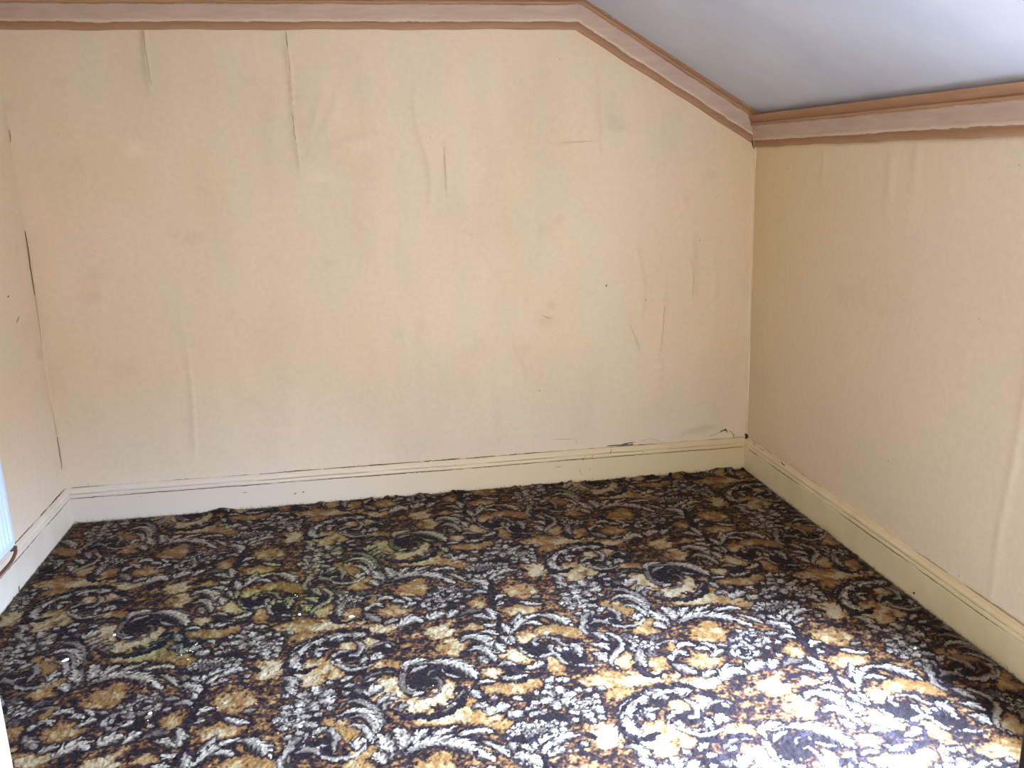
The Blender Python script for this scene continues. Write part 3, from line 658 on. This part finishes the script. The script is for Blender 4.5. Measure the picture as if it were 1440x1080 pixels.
crack_back([(900,621),(915,616),(930,622)], .002, M_CRACK_SOFT, 14); crack_back([(778,618),(806,617)], .0013, M_CRACK_SOFT, 15); crack_back([(810,617),(811,624)], .0014, M_CRACK_SOFT, 16)
crack_back([(853,627),(872,626),(893,621)], .0045, M_CRACK, 17)
crack_back([(864,630),(878,627),(890,625)], .017, M_PLASTER, 18, 'peeled_patch'); crack_back([(888,622),(893,628),(892,632)], .003, M_CRACK, 19)
# the corner on the left: dark stretches of an open seam
def lf(x, y, d=.002): p = on_plane(x, y, 1, -.004); return (max(p[0], -W+.002), -.004-d, p[2])
for s, pts in enumerate(([(7,182),(9,190),(10,200)], [(33,325),(37,350),(42,385),(46,416)], [(82,612),(86,632),(91,655)])):
    ribbon('crack', [(-W+.004+.002*math.sin(i*2.), -.004, on_plane(*p, 0, -W)[2]) for i, p in enumerate(pts)], .0032, M_CRACK_SOFT if s != 1 else M_GROOVE, wall_left, (.7, -.7, 0), .3, 30+s, .003)
# pale turned edges of the paper along both corners
M_EDGE = mat('pale_paper_edge', rgb(226, 206, 172), .7, .15)[0]
ribbon('paper_edge', [(-W+.005+.002*math.sin(i*1.7), -.004, on_plane(*p, 0, -W)[2]) for i, p in enumerate([(48,420),(54,455),(60,495),(66,540),(74,580),(80,608)])], .006, M_EDGE, wall_left, (.7, -.7, 0), .2, 45, .003)
ribbon('paper_edge', [(float(x_right(0, z))-.014+.003*math.sin(z*9), -.0015, z) for z in np.linspace(.2, 1.68, 14)], .007, M_EDGE, wall_back, (-.3, -.95, 0), .2, 46, .0015)
# small holes and specks
def dots(name, parent, mt, items, place, up):
    base = None
    for k, (x, y, r) in enumerate(items):
        p = Vector(place(x, y)); n = 7; nv = Vector(up); a = nv.cross(Vector((.3, .2, .9))).normalized(); b = nv.cross(a)
        rr = random.Random(k); V = [p+nv*.0012]+[p+(a*math.cos(q*2*math.pi/n)+b*math.sin(q*2*math.pi/n))*r*rr.uniform(.6, 1.2)-nv*.0012 for q in range(n)]
        mesh(name, V, [(0, 1+q, 1+(q+1) % n) for q in range(n)], mt, parent)
dots('nail_hole', wall_back, M_CRACK, [(853,402,.0045),(758,549,.0035),(409,100,.004),(336,277,.002),(343,274,.0015),(908,422,.003),(984,338,.003),(787,83,.003),(83,187,.002),(124,681,.003),(823,483,.002),(930,523,.002),(605,193,.002),(735,249,.0015),(1002,522,.002),(762,557,.0015)], lambda x, y: bk(x, y), (0, -1, 0))
crack_back([(852,404),(854,400)], .003, M_CRACK, 40)
crack_back([(763,443),(770,447),(776,448)], .006, mat('faint_scuff', rgb(182, 168, 142), .9, .05)[0], 41, 'scuff')
dots('nail_hole', wall_right, M_CRACK_SOFT, [(1107,237,.004),(1248,648,.004),(1376,448,.003),(1390,252,.002),(1433,232,.003),(1348,810,.003),(1226,624,.002),(1190,677,.002)], lambda x, y: tuple(on_plane(x, y, 0, float(x_right(on_plane(x, y, 0, 0)[1], on_plane(x, y, 0, 0)[2]))-.004)), (-1, 0, 0))
dots('nail_hole', wall_left, M_CRACK, [(12,417,.006)], lambda x, y: tuple(on_plane(x, y, 0, -W+.006)), (1, 0, 0))
ribbon('scuff', [tuple(on_plane(x, y, 0, -W+.006)) for x, y in ((27,446),(25,451),(24,455))], .006, M_CRACK_SOFT, wall_left, (1, 0, 0), .3, 44)
# lines of grime and painted crevice shadow along the mouldings; chips of the skirting boards
def seg_lines(parent, along, total, z, off, segs, up, mt, w):
    for s, (a, b) in enumerate(segs):
        n = max(3, int((b-a)/.05)); ribbon('grime_shade_line', [along(a+(b-a)*i/n, z+.001*math.sin(a*31+i), off) for i in range(n+1)], w, mt, parent, up, .28, int(a*97)+s)
AB = lambda s, z, off: (-W+s, -off, z)
rnd = random.Random(12)
def cut(total, lo, hi, gap, a=.03):
    out = []
    while a < total-.05:
        b = min(total-.03, a+rnd.uniform(lo, hi)); out.append((a, b)); a = b+rnd.uniform(*gap)
    return out
UPB = Vector((0, -.9, .44)).normalized()
seg_lines(sk_back, AB, W, .1330, .0225, cut(W, .6, 1.6, (.0, .02)), UPB, M_GROOVE, .0050)
seg_lines(sk_back, AB, W, .1530, .0200, cut(W, .3, .9, (.03, .15)), UPB, M_CRACK_SOFT, .0034)
seg_lines(sk_back, AB, W, .1825, .0050, cut(W, .10, .5, (.01, .06)), (0, -.6, .8), M_GROOVE, .0046)
seg_lines(sk_back, AB, W, .1835, .0060, [(1.33, 1.40), (1.47, 1.60), (1.75, 1.79), (1.88, 1.92), (2.2, 2.24), (2.28, 2.33), (2.62, 2.66), (2.9, 2.95)], (0, -.6, .8), M_CRACK, .0034)
AR = lambda s, z, off: (KR*-s-off, -s, z); UPR = Vector((-.9, 0, .44)).normalized()
seg_lines(sk_right, AR, 2.6, .1330, .0225, [(.05, .18), (.3, .62), (1.0, 1.5), (1.55, 2.1), (2.12, 2.6)], UPR, M_GROOVE, .0042)
seg_lines(sk_right, AR, 2.6, .1825, .0050, [(.06, .16), (.2, .3), (.34, .5), (.7, .8), (1.3, 1.7), (1.8, 2.4)], (-.6, 0, .8), M_CRACK_SOFT, .0040)
seg_lines(sk_right, AR, 2.6, .1530, .0200, [(.1, .9), (1.0, 2.6)], UPR, M_CRACK_SOFT, .0028)
AL = lambda s, z, off: (-W-KL*s+off, -s, z); UPL = Vector((.9, 0, .44)).normalized()
seg_lines(sk_left, AL, 1.4, .1330, .0225, [(.03, .4), (.42, 1.0)], UPL, M_GROOVE, .0050)
seg_lines(sk_left, AL, 1.4, .1825, .0050, [(.02, .25), (.27, .36), (.45, .9)], (.6, 0, .8), M_GROOVE, .0046)
def chipset(parent, pts, plane, up, mt, nm='paint_chip'):
    for s, (x, y, x2, y2, w) in enumerate(pts): ribbon(nm, [tuple(on_plane(x, y, *plane)), tuple(on_plane((x+x2)/2, (y+y2)/2, *plane)), tuple(on_plane(x2, y2, *plane))], w, mt, parent, up, .4, 60+s)
chipset(sk_back, [(413,695,417,693,.004),(425,692,428,692,.005),(341,693,348,692,.002),(197,698,198,698,.003),(129,701,134,697,.0015),(820,649,822,641,.0015),(833,644,834,640,.002),(814,660,819,669,.0014),(829,660,830,660,.003),(780,657,790,656,.0015),(904,637,906,636,.003),(858,638,860,632,.002),(1047,640,1048,662,.0022)], (1, -.0252), (0, -1, 0), M_CRACK)
chipset(sk_right, [(1109,699,1110,704,.003),(1228,800,1229,802,.005),(1284,834,1286,834,.005),(1084,644,1090,646,.002),(1092,650,1094,652,.004),(1098,650,1106,658,.003)], (0, -.0252+.016), (-1, 0, 0), M_CRACK)
chipset(sk_left, [(27,824,27,832,.004)], (0, -W+.0262), (1, 0, 0), M_CRACK)
chipset(sk_right, [(1059,622,1064,628,.004),(1068,630,1074,634,.003),(1110,652,1140,676,.0016)], (0, -.012), (-.7, 0, .7), M_CRACK_SOFT)
ribbon('torn_hole', [(-.020, -.018, .176), (-.012, -.013, .186), (-.020, -.004, .200)], .013, M_CRACK, wall_back, (-.6, -.7, .2), .3, 77, .004)
for s, pts in enumerate(([(845,21),(853,25),(866,32)], [(942,83),(948,87),(952,90)], [(1040,148),(1052,155),(1062,163)])):
    P3 = []
    for x, y in pts: p = on_plane(x, y, 1, -.066); P3.append((p[0], p[1], float(H_HIGH+(p[0]-X_BEND)*sl)-.004))
    ribbon('crack', P3, .006, M_CRACK_SOFT, trim_2, (.3, -.8, -.5), .5, 90+s, .004)
ribbon('crack', [(float(x_right(0,1.7))-.046, -.047, zlow+.04), (float(x_right(0,1.7))-.04, -.042, zlow+.01), (float(x_right(0, 1.7))-.018, -.018, zlow-.005)], .004, M_CRACK, trim_3, (-.7, -.7, 0), .3, 95, .004)

# ================================================================ carpet
TILE = build_tile()
STEP = .0036
cx = np.arange(-W+.028, -.028, STEP); cy = np.concatenate([np.arange(-.030, -2.56, -STEP), np.arange(-2.56, FRONT+.03, -.012)])
XX, YY = np.meshgrid(cx, cy, indexing='ij')
fade = np.clip(-YY/3.75, 0, 1)
XX = XX+np.where(XX > -1.7, 1, 0)*np.clip((XX+1.7)/1.67, 0, 1)*(-KR*-YY*0+KR*YY)+np.clip((-1.9-XX)/1.6, 0, 1)*(KL*YY)
ex = vnoise(XX, YY*0, .05, 61, 3)*.006+.004
YY = YY-np.clip(1+YY/.12, 0, 1)*np.abs(ex)                        # the cut edge along the back wall wanders
ii, jj = wrap(np.floor(XX/RES).astype(int), np.floor(YY/RES).astype(int))
col = TILE[ii, jj]
edge_d = np.minimum(np.minimum(-YY-.03, (x_right(YY, 0)-.028)-XX), XX-(x_left(YY)+.028))
rz = np.random.default_rng(3)
tuft = rz.standard_normal(XX.shape)
zc = .0095+tuft*.0011+vnoise(XX, YY, .012, 71)*.0010+vnoise(XX, YY, .3, 72, 2)*.0022
bx, by = on_plane(312, 716, 2, .02)[:2]; zc += .020*np.exp(-((XX-bx)/.06)**2-((YY-by)/.045)**2)       # the carpet is rucked against the skirting
lump = (.35+np.clip(vnoise(XX, YY*0, .05, 73, 3), -.35, 2))*.013*np.exp(-(np.clip(-YY-.03, 0, 9)/.03)**2)*np.clip((XX+2.6)/.5, 0, 1); zc += lump
rx, ry = on_plane(1378, 940, 2, .02)[:2]; zc += .03*np.exp(-((XX-rx)/.04)**2-((YY-ry)/.05)**2)
rx, ry = on_plane(1155, 748, 2, .02)[:2]; zc += .02*np.exp(-((XX-rx)/.03)**2-((YY-ry)/.05)**2)
zc = np.where(edge_d < .003, np.minimum(zc*.7, .03), zc); zc = np.maximum(zc, .004)
lum = 1+tuft*.05+vnoise(XX, YY, .008, 75)*.06                       # yarn to yarn variation
col = col*lum[..., None]*.48
def spot(px_, py_, r, rgbk, asp=1.0):
    c = on_plane(px_, py_, 2, 0); g = np.exp(-((XX-c[0])/r)**2-((YY-c[1])/(r*asp))**2)*np.clip(.85+.5*vnoise(XX, YY, .1, 76, 3), 0, 1.2)
    return 1+(np.array(rgbk)-1)*g[..., None]
col = col*spot(400, 820, .30, (.90, .96, .52))*spot(550, 770, .26, (.80, .86, .55))*spot(250, 905, .10, (.62, .78, .80))*spot(215, 925, .13, (.8, .82, .62))*spot(420, 850, .12, (.72, .78, .4))*spot(1010, 700, .2, (.85, .85, .6))
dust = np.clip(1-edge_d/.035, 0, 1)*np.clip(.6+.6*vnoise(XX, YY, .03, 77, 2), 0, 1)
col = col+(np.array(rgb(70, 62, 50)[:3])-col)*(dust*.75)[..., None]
carpet = grid_mesh('carpet', np.stack([XX, YY, zc], -1), None or bpy.data.materials.new('tufted_carpet'), flip=True)
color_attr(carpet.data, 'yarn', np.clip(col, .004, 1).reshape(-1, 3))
mc = carpet.data.materials[0]; mc.use_nodes = True; nt = mc.node_tree; b = nt.nodes['Principled BSDF']
va = nd(nt, 'ShaderNodeVertexColor', layer_name='yarn')
sp = ramp(nt, noise_n(nt, 420, 2, .6), [(.3, (.78, .78, .78, 1)), (.7, (1.18, 1.18, 1.18, 1))])
nt.links.new(mixc(nt, 'MULTIPLY', 1.0, va.outputs['Color'], sp), b.inputs['Base Color'])
b.inputs['Roughness'].default_value = .7; b.inputs['Specular IOR Level'].default_value = .10
b.inputs['Sheen Weight'].default_value = .03; b.inputs['Sheen Roughness'].default_value = .4
bump(nt, b, noise_n(nt, 300, 2, .5), .5, .0015)
tag(carpet, 'patterned fitted carpet with scrolls, leaves and flowers in grey, gold and brown', 'carpet')
# frayed fibres along the cut edges
rf = random.Random(9); mb = MB()
for k in range(2600):
    w = rf.random()
    if w < .72:
        x = -W+.04+rf.random()**.8*(W-.08); p = Vector((x, -.034-abs(rf.gauss(0, .008)), .008)); d = Vector((rf.gauss(0, .6), rf.gauss(.1, .4), abs(rf.gauss(.15, .25))))
    elif w < .9:
        s = rf.random()*2.2; p = Vector((KR*-s-.034-abs(rf.gauss(0, .006)), -s, .009)); d = Vector((rf.gauss(.2, .4), rf.gauss(0, .7), abs(rf.gauss(.0, .1))))
    else:
        s = rf.random()*1.6; p = Vector((-W-KL*s+.034+abs(rf.gauss(0, .008)), -s, .009)); d = Vector((rf.gauss(-.1, .5), rf.gauss(0, .7), abs(rf.gauss(.1, .2))))
    d.normalize(); L = rf.uniform(.008, .026); c = Vector((rf.gauss(0, .3), rf.gauss(0, .2), rf.gauss(-.2, .3)))
    pts = [p, p+d*L*.5+c*L*.15, p+d*L+c*L*.5]
    for q in pts:
        q.y = min(q.y, -.0265); q.x = max(min(q.x, float(x_right(q.y, 0))-.0265), -W+.0275); q.z = max(q.z, .006)
    mb.tube(pts, [.0009, .0007, .0004], 3, False)
mb.build('frayed_edge', M_FIBRE, carpet, kind='stuff')
# specks of plaster and paint dropped on the carpet
def carpet_z(x, y):
    i = np.argmin((XX-x)**2+(YY-y)**2); return float(zc.ravel()[i])
def flake(name, x, y, L, Wd, a, h=.003, rr=0):
    p = on_plane(x, y, 2, .012); z = carpet_z(p[0], p[1])+.0012; R_ = random.Random(rr); n = 9; V = []; F = []
    for lay, (zz, s) in enumerate(((0, 1), (h, .8))):
        for q in range(n):
            t = 2*math.pi*q/n; ex, ey = math.cos(t)*L*s*R_.uniform(.75, 1.15), math.sin(t)*Wd*s*R_.uniform(.75, 1.15)
            V.append((ex*math.cos(a)-ey*math.sin(a), ex*math.sin(a)+ey*math.cos(a), zz+.001*math.sin(t*2)*lay))
    F = [tuple(range(n))[::-1], tuple(range(n, 2*n))]+[(q, (q+1) % n, n+(q+1) % n, n+q) for q in range(n)]
    o = mesh(name, V, F, M_FLAKE); o.location = (p[0], p[1], z); return o
tag(flake('paint_flake', 92, 929, .014, .007, .5, .004, 1), 'white paint flake on the carpet near the left jamb, biggest of the flakes', 'paint flake')
tag(flake('paint_flake', 494, 867, .012, .006, 0, .004, 2), 'elongated white paint flake on the carpet left of centre', 'paint flake')
tag(flake('paint_flake', 161, 893, .006, .006, 0, .004, 3), 'white paint crumb at the dark eye of the scroll at far left', 'paint flake')
tag(flake('paint_flake', 421, 864, .006, .005, .3, .004, 4), 'round white crumb on the olive-stained part of the carpet', 'paint flake')
tag(flake('paint_flake', 211, 1004, .007, .006, .2, .004, 5), 'whitish crumb on the carpet rose nearest the bottom left', 'paint flake')
tag(flake('paint_flake', 1287, 912, .007, .004, .4, .004, 6), 'pale flake on the carpet nearest the right-hand skirting', 'paint flake')
R_ = random.Random(5); mb = MB()
for (x, y) in [(263,915),(267,915),(271,916),(264,927),(275,906),(255,920),(281,908),(277,904),(306,996),(418,838),(415,836),(345,922),(301,905),(600,764),(583,816),(609,965),(545,822),(588,827),(410,973),(440,1036),(208,1014),(270,994),(360,990),(870,826),(965,833),(1098,768)]:
    p = on_plane(x, y, 2, .012); z = carpet_z(p[0], p[1])+.001; r = R_.uniform(.0016, .0034)
    V = [(p[0]+r*a, p[1]+r*b_*.8, z+r*c*.6+r*.4) for a, b_, c in ((1,0,0),(-1,0,0),(0,1,0),(0,-1,0),(0,0,1),(0,0,-1))]
    mb.add(V, [(0,2,4),(2,1,4),(1,3,4),(3,0,4),(2,0,5),(1,2,5),(3,1,5),(0,3,5)])
o = mb.build('plaster_crumb', M_FLAKE, kind='stuff'); o['label'] = 'scatter of tiny white plaster crumbs over the left half of the carpet'; o['category'] = 'crumbs'

# ================================================================ radiator on the left wall, mostly outside the frame
def wall_x(y): return -W+KL*y
RY1, RY0, RZ0, RZ1 = -.893, -1.75, .262, .84; RX = -3.428
rad = bpy.data.objects.new('radiator', None); SC.collection.objects.link(rad); rad.location = (wall_x(-1.3)+.05, -1.3, RZ0)
tag(rad, 'white ribbed panel radiator on the left wall, cut off by the photo edge', 'radiator')
def panel(name, xf, xb_):
    V = []; F = []; prof = []
    y = RY1
    n = 26; pw = (RY1-RY0-.03)/n
    prof.append((RY1, 0)); prof.append((RY1-.012, 0))
    for k in range(n):
        a = RY1-.015-k*pw
        prof += [(a-pw*.12, -.0), (a-pw*.30, -.009), (a-pw*.62, -.009), (a-pw*.80, 0)]
    prof += [(RY0+.012, 0), (RY0, 0)]
    rows = [(RZ0, .6), (RZ0+.012, 0), (RZ0+.035, 0), (RZ0+.055, 1), (RZ1-.055, 1), (RZ1-.035, 0), (RZ1-.012, 0), (RZ1, .6)]
    m = len(prof)
    for z, k in rows:
        for yy, d in prof:
            ins = (-.008 if (z in (RZ0, RZ1)) else 0)
            V.append((xf+d*(k if k == 1 else 0)+ins, yy, z))
    for i in range(len(rows)-1):
        for j in range(m-1): F.append((i*m+j, i*m+j+1, (i+1)*m+j+1, (i+1)*m+j))
    nb = len(V)
    for z, _ in rows:
        for yy, d in (prof[0], prof[-1]): V.append((xb_, yy, z))
    for i in range(len(rows)-1):
        F += [(i*m, (i+1)*m, nb+2*(i+1), nb+2*i), (i*m+m-1, nb+2*i+1, nb+2*(i+1)+1, (i+1)*m+m-1), (nb+2*i, nb+2*(i+1), nb+2*(i+1)+1, nb+2*i+1)]
    return under(mesh(name, V, F, M_RAD, smooth=False), rad)
panel('front_panel', RX, RX-.022); panel('back_panel', RX-.045, RX-.060)
mb = MB()
for k in range(40):
    y = RY1-.03-k*.0205; mb.box(RX-.045, RX-.022, y-.001, y, RZ0+.03, RZ1-.03)
under(mb.build('convector_fins', M_RAD), rad)
under(bevel(MB().box(RX-.062, RX+.001, RY0, RY1, RZ1+.001, RZ1+.008).build('top_grille', M_RAD)), rad)
for y in (-1.05, -1.6): under(MB().box(wall_x(y)+.020, RX-.061, y-.015, y+.015, RZ0+.1, RZ1-.1).build('wall_bracket', M_RAD), rad)
pp = [tuple(on_plane(x, y, 0, RX-.012)) for x, y in ((21.5, 768), (22, 776), (17, 788), (9, 798), (0, 808), (-14, 824), (-36, 850))]
pts = smooth(np.array(pp), 22)
under(MB().tube([tuple(p) for p in pts], .0065, 10).build('pipe', M_PIPE, smooth=True), rad)
under(MB().tube([(RX-.012, RY1-.004, RZ0+.012), (RX-.012, RY1-.004, RZ0-.012)], [.011, .010], 10).build('valve', M_PIPE, smooth=True), rad)
